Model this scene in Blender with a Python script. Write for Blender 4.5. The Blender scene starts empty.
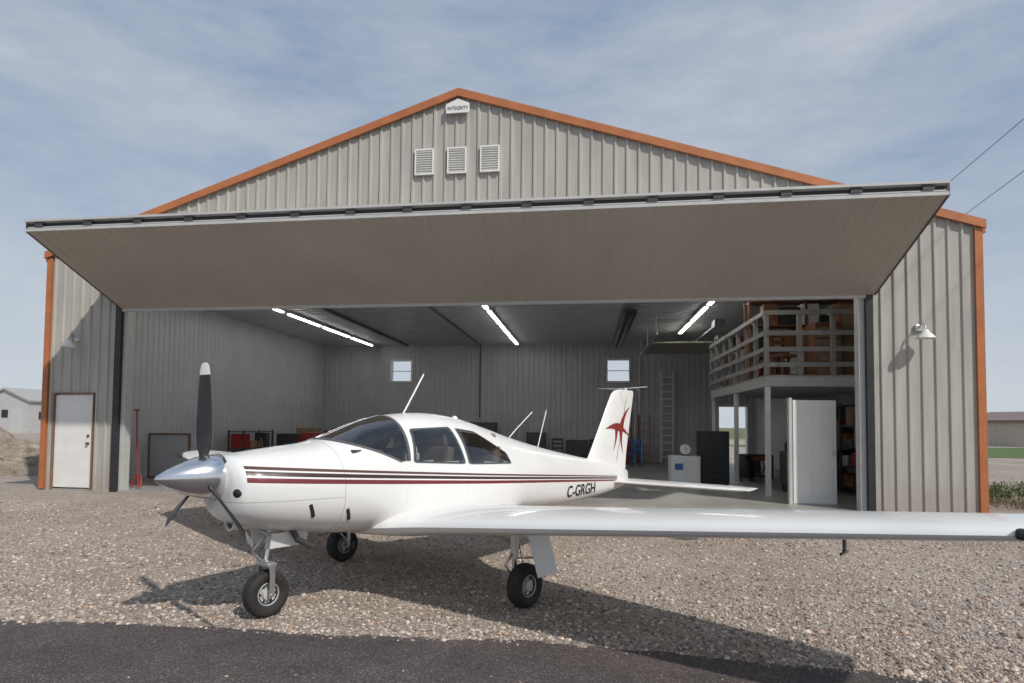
import bpy, math, random
import numpy as np
from mathutils import Vector, Matrix
random.seed(4); rng=np.random.default_rng(7)
S=bpy.context.scene
R=math.radians
# ------------------------------------------------------------------ helpers
def mk(name,verts,faces,mat=None,parent=None,smooth=False,mats=None,fm=None):
    me=bpy.data.meshes.new(name); me.from_pydata([tuple(v) for v in verts],[],[tuple(f) for f in faces]); me.update()
    ob=bpy.data.objects.new(name,me); S.collection.objects.link(ob)
    if mats:
        for m in mats: me.materials.append(m)
        for p,i in zip(me.polygons,fm): p.material_index=i
    elif mat: me.materials.append(mat)
    if smooth:
        for p in me.polygons: p.use_smooth=True
    if parent: ob.parent=parent
    return ob
def fixn(ob):
    import bmesh
    bm=bmesh.new(); bm.from_mesh(ob.data); bmesh.ops.recalc_face_normals(bm,faces=bm.faces); bm.to_mesh(ob.data); bm.free(); return ob
def autosm(ob,ang=35):
    for p in ob.data.polygons: p.use_smooth=True
    try:
        ob.data.set_sharp_from_angle(angle=R(ang))
    except Exception: pass
    return ob
def boxv(c,s,rot=None):
    vs=[]
    for i in (-1,1):
        for j in (-1,1):
            for k in (-1,1):
                v=Vector((i*s[0]/2,j*s[1]/2,k*s[2]/2))
                if rot is not None: v=rot@v
                vs.append(v+Vector(c))
    fs=[(0,1,3,2),(4,6,7,5),(0,4,5,1),(2,3,7,6),(0,2,6,4),(1,5,7,3)]
    return vs,fs
def box(name,c,s,mat,parent=None,rot=None,bev=0.0):
    v,f=boxv(c,s,rot); ob=mk(name,v,f,mat,parent)
    if bev>0:
        m=ob.modifiers.new('b','BEVEL'); m.width=bev; m.segments=2
    return ob
def boxes(name,lst,mat,parent=None,bev=0):
    V=[];F=[]
    for it in lst:
        v,f=boxv(it[0],it[1],it[2] if len(it)>2 else None)
        n=len(V); V+=v; F+=[tuple(i+n for i in q) for q in f]
    ob=mk(name,V,F,mat,parent)
    if bev>0:
        m=ob.modifiers.new('b','BEVEL'); m.width=bev; m.segments=2
    return ob
def cyl(name,a,b,r,mat,parent=None,r2=None,n=16,cap=True):
    a=Vector(a);b=Vector(b); d=(b-a).normalized(); r2=r if r2 is None else r2
    t=d.orthogonal().normalized(); u=d.cross(t)
    V=[];F=[]
    for i in range(n):
        an=2*math.pi*i/n; o=t*math.cos(an)+u*math.sin(an)
        V.append(a+o*r); V.append(b+o*r2)
    for i in range(n):
        j=(i+1)%n; F.append((2*i,2*j,2*j+1,2*i+1))
    if cap:
        F.append(tuple(2*i for i in range(n))[::-1]); F.append(tuple(2*i+1 for i in range(n)))
    ob=mk(name,V,F,mat,parent); return autosm(fixn(ob),40)
def tube(name,pts,r,mat,parent=None,n=8):
    cu=bpy.data.curves.new(name,'CURVE'); cu.dimensions='3D'; cu.bevel_depth=r; cu.bevel_resolution=3
    sp=cu.splines.new('POLY'); sp.points.add(len(pts)-1)
    for p,q in zip(sp.points,pts): p.co=(*q,1)
    ob=bpy.data.objects.new(name,cu); S.collection.objects.link(ob); cu.materials.append(mat)
    if parent: ob.parent=parent
    return ob
def empty(name,M):
    e=bpy.data.objects.new(name,None); S.collection.objects.link(e); e.matrix_world=M; e.empty_display_size=.2; return e
def lathe(name,prof,axis,center,mat,parent=None,n=40,smooth=True,mats=None,seg_m=None):
    V=[];F=[];FM=[]
    for (r,h) in prof:
        for i in range(n):
            a=2*math.pi*i/n; c,s=r*math.cos(a),r*math.sin(a)
            p={'x':(h,c,s),'y':(c,h,s),'z':(c,s,h)}[axis]
            V.append(Vector(p)+Vector(center))
    for k in range(len(prof)-1):
        for i in range(n):
            j=(i+1)%n; F.append((k*n+i,k*n+j,(k+1)*n+j,(k+1)*n+i)); FM.append(seg_m[k] if seg_m else 0)
    ob=mk(name,V,F,mat,parent,mats=mats,fm=FM if mats else None)
    return autosm(fixn(ob),40)
# ------------------------------------------------------------------ materials
def newmat(name):
    m=bpy.data.materials.new(name); m.use_nodes=True; nt=m.node_tree; b=nt.nodes['Principled BSDF']; return m,nt,b
def M(nt,op,a,b=None,c=None):
    n=nt.nodes.new('ShaderNodeMath'); n.operation=op
    for i,v in enumerate((a,b,c)):
        if v is None: continue
        if isinstance(v,(int,float)): n.inputs[i].default_value=v
        else: nt.links.new(v,n.inputs[i])
    return n.outputs[0]
def mixc(nt,f,a,b):
    n=nt.nodes.new('ShaderNodeMix'); n.data_type='RGBA'
    for sock,v in ((n.inputs[0],f),(n.inputs[6],a),(n.inputs[7],b)):
        if isinstance(v,(int,float)): sock.default_value=v
        elif isinstance(v,tuple): sock.default_value=(*v,1) if len(v)==3 else v
        else: nt.links.new(v,sock)
    return n.outputs[2]
def noise(nt,vec,scale,detail=4,rough=.55):
    n=nt.nodes.new('ShaderNodeTexNoise'); n.inputs['Scale'].default_value=scale; n.inputs['Detail'].default_value=detail; n.inputs['Roughness'].default_value=rough
    if vec is not None: nt.links.new(vec,n.inputs['Vector'])
    return n.outputs[0]
def ramp(nt,f,stops):
    n=nt.nodes.new('ShaderNodeValToRGB'); e=n.color_ramp.elements
    while len(e)<len(stops): e.new(.5)
    for k,(p,c) in zip(e,stops): k.position=p; k.color=(*c,1) if isinstance(c,tuple) else (c,c,c,1)
    nt.links.new(f,n.inputs[0]); return n.outputs[0]
def bump(nt,b,h,st=.3,d=.01):
    n=nt.nodes.new('ShaderNodeBump'); n.inputs['Strength'].default_value=st; n.inputs['Distance'].default_value=d
    nt.links.new(h,n.inputs['Height']); nt.links.new(n.outputs[0],b.inputs['Normal'])
def coord(nt): return nt.nodes.new('ShaderNodeTexCoord').outputs['Object']
def simple(name,col,rough=.5,metal=0,var=.12,scale=3,coat=0,bmp=0,streak=False,dirt=None):
    m,nt,b=newmat(name); co0=co=coord(nt)
    if streak:
        mp=nt.nodes.new('ShaderNodeMapping'); mp.inputs['Scale'].default_value=(3,3,.35); nt.links.new(co,mp.inputs[0]); co=mp.outputs[0]
    f=noise(nt,co,scale,5)
    f2=ramp(nt,f,[(.3,0.0),(.7,1.0)])
    lo=tuple(c*(1-var) for c in col); hi=tuple(min(1,c*(1+var)) for c in col)
    out=mixc(nt,f2,lo,hi)
    if dirt:   # splash-back dust near the ground
        s=nt.nodes.new('ShaderNodeSeparateXYZ'); nt.links.new(co0,s.inputs[0])
        g=M(nt,'MAXIMUM',0,M(nt,'SUBTRACT',1,M(nt,'MULTIPLY',s.outputs[2],1.6)))
        out=mixc(nt,M(nt,'MULTIPLY',M(nt,'MULTIPLY',g,noise(nt,co0,2.5,6)),1.0),out,dirt)
    nt.links.new(out,b.inputs['Base Color'])
    b.inputs['Roughness'].default_value=rough; b.inputs['Metallic'].default_value=metal
    if coat: b.inputs['Coat Weight'].default_value=coat; b.inputs['Coat Roughness'].default_value=.06
    if bmp: bump(nt,b,noise(nt,co,scale*12,3),bmp,.004)
    return m
def emis(name,col,st):
    m,nt,b=newmat(name); b.inputs['Base Color'].default_value=(*col,1); b.inputs['Emission Color'].default_value=(*col,1); b.inputs['Emission Strength'].default_value=st; return m

SID=simple('siding_paint',(.415,.395,.355),.42,.0,.13,2.2,streak=True,dirt=(.30,.25,.20))
SIDD=simple('door_underside_paint',(.41,.375,.33),.40,.0,.07,.7)
TRIM=simple('orange_trim_paint',(.43,.15,.055),.42,0,.14,3)
BRNT=simple('brown_frame_paint',(.22,.12,.08),.5,0,.14,3)
WHT=simple('white_paint_door',(.76,.75,.72),.4,0,.05,3)
LIN=simple('interior_liner',(.48,.49,.50),.35,0,.08,1.3)
CEI=simple('ceiling_liner',(.52,.55,.57),.24,0.15,.08,1.3)
CON=simple('concrete_floor',(.34,.33,.31),.40,0,.22,.9,bmp=.1)
BLK=simple('black_plastic',(.025,.025,.027),.45,0,.2,6)
DKG=simple('dark_grey_steel',(.08,.08,.085),.4,.3,.2,5)
GAL=simple('galvanised_steel',(.55,.56,.57),.38,.7,.12,7)
LGY=simple('light_grey_paint',(.50,.50,.49),.45,0,.08,5)
MGY=simple('mid_grey_paint',(.30,.295,.28),.5,0,.15,5)
PLY=simple('plywood',(.36,.33,.28),.6,0,.18,5)
WOOD=simple('stained_wood',(.20,.085,.04),.5,0,.3,5)
REDP=simple('red_paint',(.38,.03,.025),.4,0,.1,5)
BLU=simple('blue_paint',(.04,.12,.35),.4,0,.1,5)
CARD=simple('cardboard',(.30,.21,.13),.8,0,.16,5)
ROOFM=simple('roof_steel',(.45,.44,.42),.4,.2,.1,2)
CHR=simple('polished_aluminium',(.80,.80,.81),.17,1,.06,4)
STEEL=simple('gear_steel',(.50,.50,.50),.3,.8,.2,12)
RUB=simple('tyre_rubber',(.026,.024,.022),.75,0,.35,14,bmp=.2)
TUBE=emis('fluorescent_tube',(1,.985,.96),14)
# ------------------------------------------------------------------ frames of reference
ca,sa=.98860,.15057
HL=Vector((-9.93,14.29,.24))
HM=Matrix(((ca,sa,0,HL.x),(-sa,ca,0,HL.y),(0,0,1,HL.z),(0,0,0,1)))
def H(p,q,z=0,rot=0): return HM@Matrix.Translation((p,q,z))@Matrix.Rotation(rot,4,'Z')
W=18.99; D=15.0; EV=5.2; PK=9.36; RISE=3.06; OP0,OP1=1.85,17.05; OPZ=4.98
def roofz(p): return EV+(RISE*p/PK if p<PK else RISE*(W-p)/(W-PK))
def gq(x,y): return (x-HL.x)*sa+(y-HL.y)*ca
def gz(x,y):
    t=(gq(x,y)+4.6)/4.2; t=min(1,max(0,t)); return .205*t*t*(3-2*t)
# ------------------------------------------------------------------ ground
def axis(lim,dense,step):
    a=list(np.arange(-dense,dense+1e-6,step)); v=dense;s=step
    while v<lim:
        s*=1.22; v+=s; a.append(v); a.insert(0,-v)
    return a
m,nt,b=newmat('gravel_ground'); co=coord(nt)
def vor(nt,co,sc,feat='F1'):
    n=nt.nodes.new('ShaderNodeTexVoronoi'); n.inputs['Scale'].default_value=sc; n.feature=feat; nt.links.new(co,n.inputs['Vector']); return n
v1=vor(nt,co,40); v2=vor(nt,co,90)
sep=nt.nodes.new('ShaderNodeSeparateColor'); nt.links.new(v1.outputs['Color'],sep.inputs[0])
sep2=nt.nodes.new('ShaderNodeSeparateColor'); nt.links.new(v2.outputs['Color'],sep2.inputs[0])
gstops=[(0,(.17,.13,.105)),(.3,(.36,.295,.245)),(.65,(.54,.455,.385)),(.88,(.66,.58,.50)),(1,(.82,.76,.69))]
c1=ramp(nt,sep.outputs[0],gstops); c2=ramp(nt,sep2.outputs[0],gstops)
cc=mixc(nt,.45,c1,c2)
dirt=ramp(nt,noise(nt,co,.45,8,.66),[(.40,0.),(.62,1.)])
cc=mixc(nt,M(nt,'MULTIPLY',dirt,.55),cc,(.29,.235,.19))
d2=ramp(nt,noise(nt,co,1.9,7,.66),[(.5,0.),(.68,1.)])
cc=mixc(nt,M(nt,'MULTIPLY',d2,.45),cc,(.62,.54,.46))
sxyz=nt.nodes.new('ShaderNodeSeparateXYZ'); nt.links.new(co,sxyz.inputs[0])
far=M(nt,'SMOOTH_MIN',1,M(nt,'MAXIMUM',0,M(nt,'MULTIPLY',M(nt,'SUBTRACT',sxyz.outputs[1],75),.05)),.1)
grs=ramp(nt,noise(nt,co,.2,5),[(.35,(.10,.12,.035)),(.65,(.20,.18,.08))])
cc=mixc(nt,far,cc,grs)
nt.links.new(cc,b.inputs['Base Color']); b.inputs['Roughness'].default_value=.85
hh=M(nt,'ADD',M(nt,'ADD',M(nt,'MULTIPLY',v1.outputs['Distance'],-1.),M(nt,'MULTIPLY',v2.outputs['Distance'],-.5)),M(nt,'MULTIPLY',noise(nt,co,3,6,.6),1.6))
bump(nt,b,hh,.85,.03)
GRAV=m
ax=axis(1600,20,.5); ay=[a+10 for a in axis(1800,20,.5)]
nx=len(ax);ny=len(ay)
V=[(x,y,gz(x,y)) for y in ay for x in ax]
F=[(j*nx+i,j*nx+i+1,(j+1)*nx+i+1,(j+1)*nx+i) for j in range(ny-1) for i in range(nx-1)]
mk('gravel_ground',V,F,GRAV,smooth=True)
# asphalt
m,nt,b=newmat('asphalt'); co=coord(nt)
va=vor(nt,co,120); sp=nt.nodes.new('ShaderNodeSeparateColor'); nt.links.new(va.outputs['Color'],sp.inputs[0])
ca1=ramp(nt,sp.outputs[0],[(0,(.045,.037,.037)),(.6,(.088,.074,.073)),(.9,(.13,.112,.108)),(1,(.28,.245,.23))])
pt=ramp(nt,noise(nt,co,.9,8,.7),[(.35,(.72,.72,.74)),(.68,(1.4,1.28,1.24))])
mm=nt.nodes.new('ShaderNodeMix'); mm.data_type='RGBA'; mm.blend_type='MULTIPLY'; mm.inputs[0].default_value=1
nt.links.new(ca1,mm.inputs[6]); nt.links.new(pt,mm.inputs[7]); nt.links.new(mm.outputs[2],b.inputs['Base Color'])
b.inputs['Roughness'].default_value=.8; bump(nt,b,M(nt,'MULTIPLY',va.outputs['Distance'],-1),.6,.010)
ASPH=m
def edgeY(x): return 5.24-.10*x-.045*max(0,x)**2*(1 if x<6 else 36/x/x)+.03*math.sin(x*2.1+1)+.02*math.sin(x*5.3)+.014*math.sin(x*13.7+2)+.010*math.sin(x*31)+.007*math.sin(x*67)
xs=np.arange(-40,40,.04)
V=[];F=[]
for i,x in enumerate(xs):
    V+= [(x,edgeY(x),.006),(x,-14-.133*x,.006)]
    if i: F.append((2*i-2,2*i-1,2*i+1,2*i))
mk('asphalt_taxiway',V,F,ASPH)
# loose stones
def ico():
    t=(1+5**.5)/2
    v=np.array([(-1,t,0),(1,t,0),(-1,-t,0),(1,-t,0),(0,-1,t),(0,1,t),(0,-1,-t),(0,1,-t),(t,0,-1),(t,0,1),(-t,0,-1),(-t,0,1)],float)
    v/=np.linalg.norm(v[0])
    f=np.array([(0,11,5),(0,5,1),(0,1,7),(0,7,10),(0,10,11),(1,5,9),(5,11,4),(11,10,2),(10,7,6),(7,1,8),(3,9,4),(3,4,2),(3,2,6),(3,6,8),(3,8,9),(4,9,5),(2,4,11),(6,2,10),(8,6,7),(9,8,1)])
    return v,f
iv,if_=ico()
pts=[]
while len(pts)<46000:
    y=4.4+8.0*rng.random()**1.7; x=(rng.random()*1.75-.88)*y
    e=edgeY(x)
    if y<e and rng.random()>.008+.8*math.exp(-(e-y)*20): continue
    if gq(x,y)>-.2: continue
    pts.append((x,y))
n=len(pts); VV=np.zeros((n,12,3)); 
sz=np.minimum(rng.gamma(2.0,.0034,n)+.004,.030)
for k,(x,y) in enumerate(pts):
    j=iv*(1+rng.normal(0,.16,(12,1)))*np.array([1,.65+.5*rng.random(),.5+.3*rng.random()])
    a=rng.random()*6.28; c,s=math.cos(a),math.sin(a)
    r=np.array([[c,-s,0],[s,c,0],[0,0,1]])
    if y<edgeY(x)-.08: sz[k]*=.6
    VV[k]=j@r.T*sz[k]+np.array([x,y,gz(x,y)+sz[k]*.25])
FF=(if_[None]+np.arange(n)[:,None,None]*12).reshape(-1,3)
me=bpy.data.meshes.new('loose_gravel'); me.from_pydata(VV.reshape(-1,3).tolist(),[],FF.tolist()); me.update()
at=me.color_attributes.new('col','FLOAT_COLOR','POINT')
g=rng.random(n)**1.1; base=np.stack([.17+.50*g,.135+.44*g,.11+.385*g,np.ones(n)],1)*np.where(rng.random(n)<.08,1.2,1)[:,None]
base[rng.random(n)<.08,:3]*=np.array([1.0,.78,.64])
at.data.foreach_set('color',np.repeat(base,12,0).astype(np.float32).ravel())
so=bpy.data.objects.new('loose_gravel',me); S.collection.objects.link(so)
m,nt,b=newmat('stone'); an=nt.nodes.new('ShaderNodeAttribute'); an.attribute_name='col'; nt.links.new(an.outputs['Color'],b.inputs['Base Color']); b.inputs['Roughness'].default_value=.8
me.materials.append(m)
# dirt mound left
m,nt,b=newmat('dirt'); co=coord(nt)
nt.links.new(ramp(nt,noise(nt,co,3,8,.7),[(.3,(.18,.14,.10)),(.5,(.36,.30,.24)),(.7,(.58,.52,.45))]),b.inputs['Base Color']); b.inputs['Roughness'].default_value=.95
bump(nt,b,noise(nt,co,9,8,.7),1,.12); DIRT=m
from mathutils import noise as mn
def mound(name,cx,cy,rx,ry,h,z0):
    V=[];F=[];N=90
    for j in range(N+1):
        for i in range(N+1):
            u=i/N*2-1;v=j/N*2-1; d=math.sqrt(u*u+v*v); f=max(0,1-d*d)**.8
            x=cx+u*rx;y=cy+v*ry
            nn=mn.fractal(Vector((x*.9,y*.9,3)),.8,2.1,6)
            z=z0-.05+f*h*(.85+.35*nn)+(.13*mn.fractal(Vector((x*3,y*3,1)),.6,2.1,5))*min(1,f*3)
            V.append((x,y,z))
    for j in range(N):
        for i in range(N): a=j*(N+1)+i; F.append((a,a+1,a+N+2,a+N+1))
    return mk(name,V,F,DIRT)
mound('dirt_mound',-17.2,19.0,5.2,3.0,1.5,.2)
mound('dirt_mound',12.0,13.3,2.4,1.3,.55,.19)
# grass strip
m,nt,b=newmat('grass'); co=coord(nt)
nt.links.new(ramp(nt,noise(nt,co,1.5,8,.7),[(.3,(.05,.085,.02)),(.6,(.10,.16,.035)),(.8,(.2,.2,.07))]),b.inputs['Base Color']); b.inputs['Roughness'].default_value=.9; GRASS=m
gv=[];gf=[]
for i in range(41):
    x=20+i*2.5; w0=36+.8*math.sin(i*1.3); w1=57+.8*math.cos(i)
    gv+=[(x,w0,.215),(x,w1,.215)]
    if i: gf.append((2*i-2,2*i,2*i+1,2*i-1))
mk('grass_verge',gv,gf,GRASS)
def blades(name,cx,cy,rx,ry,n,hgt,z0,mat):
    V=[];F=[]
    for k in range(n):
        a=rng.random()*6.28; r=math.sqrt(rng.random()); x=cx+rx*r*math.cos(a); y=cy+ry*r*math.sin(a)
        h=hgt*(.3+.7*rng.random())*(1.15-r*.7); zb=z0
        a2=rng.random()*6.28; ln=.3*h*rng.normal()
        for t in range(6):
            z=zb+h*(t+.6*rng.random())/6; s=.010+.018*rng.random(); ox=ln*t/6+rng.normal(0,.04); oy=rng.normal(0,.04)
            b0=len(V); q=rng.random()*6.28; ex,ey=math.cos(q)*s*.5,math.sin(q)*s*.5
            V+=[(x+ox,y+oy,z-s*.9),(x+ox+ex,y+oy+ey,z),(x+ox,y+oy,z+s*1.4),(x+ox-ex,y+oy-ey,z+s*.3)]; F.append((b0,b0+1,b0+2,b0+3))
        b0=len(V); V+=[(x-.004,y,zb-.02),(x+.004,y,zb-.02),(x+ln,y,zb+h)]; F.append((b0,b0+1,b0+2))
    return mk(name,V,F,mat)
LEAF=simple('weed_leaf',(.07,.10,.03),.7,0,.5,9); LEAF2=simple('dry_weed',(.16,.13,.06),.8,0,.4,9)
blades('weeds',11.2,13.0,1.7,.6,700,.42,.42,LEAF)
blades('weeds',11.2,12.6,1.6,.5,260,.28,.30,LEAF2)
# ------------------------------------------------------------------ ribbed panels
PROF=[(0,0),(.135,0),(.155,.022),(.19,.022),(.21,0),(.2286,0)]
def ribbed(name,O,U,N,L,zb,zt,holes,mat,parent,Vz=Vector((0,0,1)),amp=1,per=1.0):
    ss=set([0,L]); k=0; P=.2286*per
    while k*P<L:
        for a,_ in PROF:
            s=k*P+a*per
            if s<L: ss.add(round(s,5))
        k+=1
    for h in holes:
        ss.add(h[0]);ss.add(h[1])
    if callable(zt): ss.add(PK); ss.add(W-PK)
    ss=sorted(s for s in ss if 0<=s<=L)
    def rib(s):
        a=(s%P)/per
        for (a0,d0),(a1,d1) in zip(PROF,PROF[1:]):
            if a0<=a<=a1+1e-6: return amp*(d0+(d1-d0)*(a-a0)/(a1-a0))
        return 0
    V=[];F=[]
    fb=zb if callable(zb) else (lambda s:zb); ft=zt if callable(zt) else (lambda s:zt)
    def P3(s,t): return O+U*s+N*rib(s)+Vz*t
    for s0,s1 in zip(ss,ss[1:]):
        if s1-s0<1e-4: continue
        mid=(s0+s1)/2
        hs=sorted([h for h in holes if h[0]<=mid<=h[1]],key=lambda h:h[2])
        segs=[]; cur=None
        for h in hs:
            if h[2]>fb(mid)+1e-3: segs.append((cur,h[2]))
            cur=h[3]
        segs.append((cur,None))
        for lo,hi in segs:
            l0=fb(s0) if lo is None else lo; l1=fb(s1) if lo is None else lo
            h0=ft(s0) if hi is None else hi; h1=ft(s1) if hi is None else hi
            n=len(V); V+=[P3(s0,l0),P3(s1,l1),P3(s1,h1),P3(s0,h0)]; F.append((n,n+1,n+2,n+3))
    return mk(name,V,F,mat,parent)
X=Vector((1,0,0));Y=Vector((0,1,0));Z=Vector((0,0,1))
hg=empty('aircraft_hangar',HM)
MD0,MD1=.26,1.27
ribbed('front_wall',Vector((0,0,0)),X,-Y,W,-.04,roofz,[(OP0,OP1,-1,OPZ),(MD0,MD1,-1,2.12)],SID,hg,amp=1.4)
ribbed('side_wall_left',Vector((0,D,0)),-Y,-X,D,-.04,EV,[],SID,hg)
ribbed('side_wall_right',Vector((W,0,0)),Y,X,D,-.04,EV,[],SID,hg)
BH=[(3.4,4.3,3.4,4.3),(12.85,13.75,3.4,4.3),(17.35,18.45,-1,2.35)]
BHx=[(W-h[1],W-h[0],h[2],h[3]) for h in BH]
ribbed('back_wall',Vector((W,D,0)),-X,Y,W,-.04,lambda s:roofz(W-s),BHx,SID,hg)
# interior liner
ribbed('liner_left',Vector((.18,.18,0)),Y,X,D-.36,0,5.0,[],LIN,hg)
ribbed('liner_right',Vector((W-.18,D-.18,0)),-Y,-X,D-.36,0,5.0,[],LIN,hg)
ribbed('liner_back',Vector((.18,D-.18,0)),X,-Y,W-.36,0,5.0,[(h[0]-.18,h[1]-.18,h[2],h[3]) for h in BH],LIN,hg)
ribbed('liner_front_left',Vector((.18,.16,0)),X,Y,OP0-.18,0,5.0,[(MD0-.18,MD1-.18,-1,2.12)],LIN,hg)
ribbed('liner_front_right',Vector((OP1,.16,0)),X,Y,W-.18-OP1,0,5.0,[],LIN,hg)
ribbed('ceiling',Vector((.18,.18,5.0)),Y,-Z,D-.36,0,W-.36,[],CEI,hg,Vz=X,per=1.3)
box('floor_slab',(W/2,D/2-.02,-.12),(W-.02,D-.02,.24),CON,hg)
box('header_beam',((OP0+OP1)/2,.09,OPZ+.06),(OP1-OP0,.16,.12),DKG,hg)
def prism(name,poly,q0,q1,mat,parent):
    n=len(poly); V=[(p,q0,z) for p,z in poly]+[(p,q1,z) for p,z in poly]
    F=[tuple(range(n))[::-1],tuple(range(n,2*n))]+[(i,(i+1)%n,n+(i+1)%n,n+i) for i in range(n)]
    return fixn(mk(name,V,F,mat,parent))
o=.05; ez=EV-.016
prism('roof',[(-o,ez+.02),(PK,EV+RISE+.02),(W+o,ez+.02),(W+o,ez+.09),(PK,EV+RISE+.09),(-o,ez+.09)],-.05,D+.1,ROOFM,hg)
prism('rake_trim',[(-o-.01,ez-.06),(PK,EV+RISE-.045),(W+o+.01,ez-.06),(W+o+.01,ez+.095),(PK,EV+RISE+.115),(-o-.01,ez+.095)],-.10,-.051,TRIM,hg)
boxes('corner_trims',[((.045,-.012,EV/2-.03),(.13,.085,EV-.06)),((W-.045,-.012,EV/2-.03),(.13,.085,EV-.06)),((-.03,.095,EV/2-.03),(.03,.12,EV-.06)),((W+.03,.095,EV/2-.03),(.03,.12,EV-.06))],TRIM,hg)
boxes('eave_trims',[((-.075,D/2,EV-.06),(.05,D,.15)),((W+.075,D/2,EV-.06),(.05,D,.15))],TRIM,hg)
# jambs
boxes('door_jamb_seals',[((OP0-.02,-.05,2.45),(.14,.07,5.0)),((OP1+.04,-.05,2.45),(.12,.07,5.0))],BLK,hg)
boxes('door_jamb_posts',[((OP0+.10,.10,2.45),(.10,.2,4.9)),((OP1-.07,.10,2.45),(.10,.2,4.9))],LGY,hg)
# bifold door
ZH,ZF,DF=3.95,4.92,2.46
v=Vector((0,-DF,ZF-ZH)).normalized(); nrm=Vector((0,-v.z,v.y)) ; 
Llow=math.hypot(DF,ZF-ZH)
if nrm.z>0: nrm=-nrm
a0,a1=OP0+.06,OP1+.11
ribbed('bifold_lower_leaf_skin',Vector((a0,-.06,ZH)),X,nrm,a1-a0,0,Llow,[],SIDD,hg,Vz=v,amp=.45)
def slab(name,pA,pB,thick,mat):
    d=(Vector(pB)-Vector(pA)); L=d.length; d.normalize(); n=Vector((0,-d.z,d.y)); n=n if n.z>0 else -n
    c=(Vector(pA)+Vector(pB))/2+n*thick/2; c.x=(a0+a1)/2
    rot=Matrix(((1,0,0),(0,d.y,n.y),(0,d.z,n.z)))
    return box(name,c,(a1-a0,L,thick),mat,hg,rot)
slab('bifold_lower_leaf',(0,-.06,ZH+.003),(0,-.06-DF+.0,ZF+.003),.07,LGY)
slab('bifold_upper_leaf',(0,-.06,5.0),(0,-.06-DF,ZF+.15),.06,ROOFM)
boxes('bifold_edge_rails',[(((a0+a1)/2,-.08-DF,ZF+.02),(a1-a0+.03,.06,.05)),(((a0+a1)/2,-.09-DF,ZF+.185),(a1-a0+.05,.08,.04)),(((a0+a1)/2,-.05-DF,ZF+.075),(a1-a0,.05,.018))],LGY,hg)
boxes('bifold_hinge_shadow_gap',[(((a0+a1)/2,-.03-DF,ZF+.12),(a1-a0,.05,.075))],BLK,hg)
boxes('bifold_hinges',[((a0+.25+k*(a1-a0-.5)/15,-.075-DF,ZF+.12),(.16,.05,.07)) for k in range(16)],DKG,hg)
boxes('bifold_bottom_rail',[(((a0+a1)/2,-.04,ZH-.02),(a1-a0,.07,.06))],LGY,hg)
for xx in (a0-.03,a1+.03):
    vs=[(xx-.02,-.06,ZH),(xx-.02,-.06-DF,ZF),(xx-.02,-.06-DF,ZF+.2),(xx-.02,-.06-DF+.10,ZF+.2),(xx-.02,-.15,ZH+.13),(xx-.02,-.06,ZH+.13)]
    vs2=[(a+.04,b_,c) for a,b_,c in vs]
    fixn(mk('bifold_end_cap',vs+vs2,[tuple(range(6)),tuple(range(6,12))[::-1]]+[(i,(i+1)%6,6+(i+1)%6,6+i) for i in range(6)],DKG,hg))
# man door
box('man_door_leaf',((MD0+MD1)/2,.03,1.05),(MD1-MD0-.06,.05,2.04),WHT,hg,bev=.004)
boxes('man_door_frame',[((MD0+.012,-.01,1.06),(.026,.07,2.12)),((MD1-.012,-.01,1.06),(.026,.07,2.12)),(((MD0+MD1)/2,-.01,2.107),(MD1-MD0-.05,.07,.026))],BRNT,hg)
boxes('man_door_handle',[((MD1-.14,-.02,1.0),(.05,.06,.05)),((MD1-.14,-.01,1.17),(.045,.03,.045))],DKG,hg)
# vents
for p in (8.66,9.34,10.02):
    z=6.88
    boxes('gable_vent',[((p-.185,-.06,z),(.03,.05,.54)),((p+.185,-.06,z),(.03,.05,.54)),((p,-.06,z+.255),(.34,.05,.03)),((p,-.06,z-.255),(.34,.05,.03)),((p,-.045,z),(.34,.012,.48))]+
      [((p,-.07,z-.22+.048*k),(.34,.04,.006),Matrix.Rotation(R(40),3,'X')) for k in range(10)],WHT,hg)
sg=prism('name_sign_board',[(9.12,7.84),(9.60,7.84),(9.60,8.03),(9.36,8.13),(9.12,8.03)],-.13,-.10,WHT,hg)
def textmesh(body,size,bold=0,cut=0):
    cu=bpy.data.curves.new('t','FONT'); cu.body=body; cu.size=size; cu.align_x='CENTER'; cu.offset=bold
    ob=bpy.data.objects.new('t',cu); S.collection.objects.link(ob); bpy.context.view_layer.update()
    me=bpy.data.meshes.new_from_object(ob.evaluated_get(bpy.context.evaluated_depsgraph_get()))
    bpy.data.objects.remove(ob)
    if cut:
        import bmesh
        bm=bmesh.new(); bm.from_mesh(me)
        for yy in np.arange(-.01,size,size/cut):
            bmesh.ops.bisect_plane(bm,geom=bm.verts[:]+bm.edges[:]+bm.faces[:],plane_co=(0,yy,0),plane_no=(0,1,0))
        bm.to_mesh(me); bm.free()
    return me
tm=textmesh('INTEGRITY',.10,.001)
for vv in tm.vertices: vv.co=(vv.co.x*.88+9.36,-.134,vv.co.y+7.90)
to=bpy.data.objects.new('name_sign_lettering',tm); S.collection.objects.link(to); tm.materials.append(BLK); to.parent=hg
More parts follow.
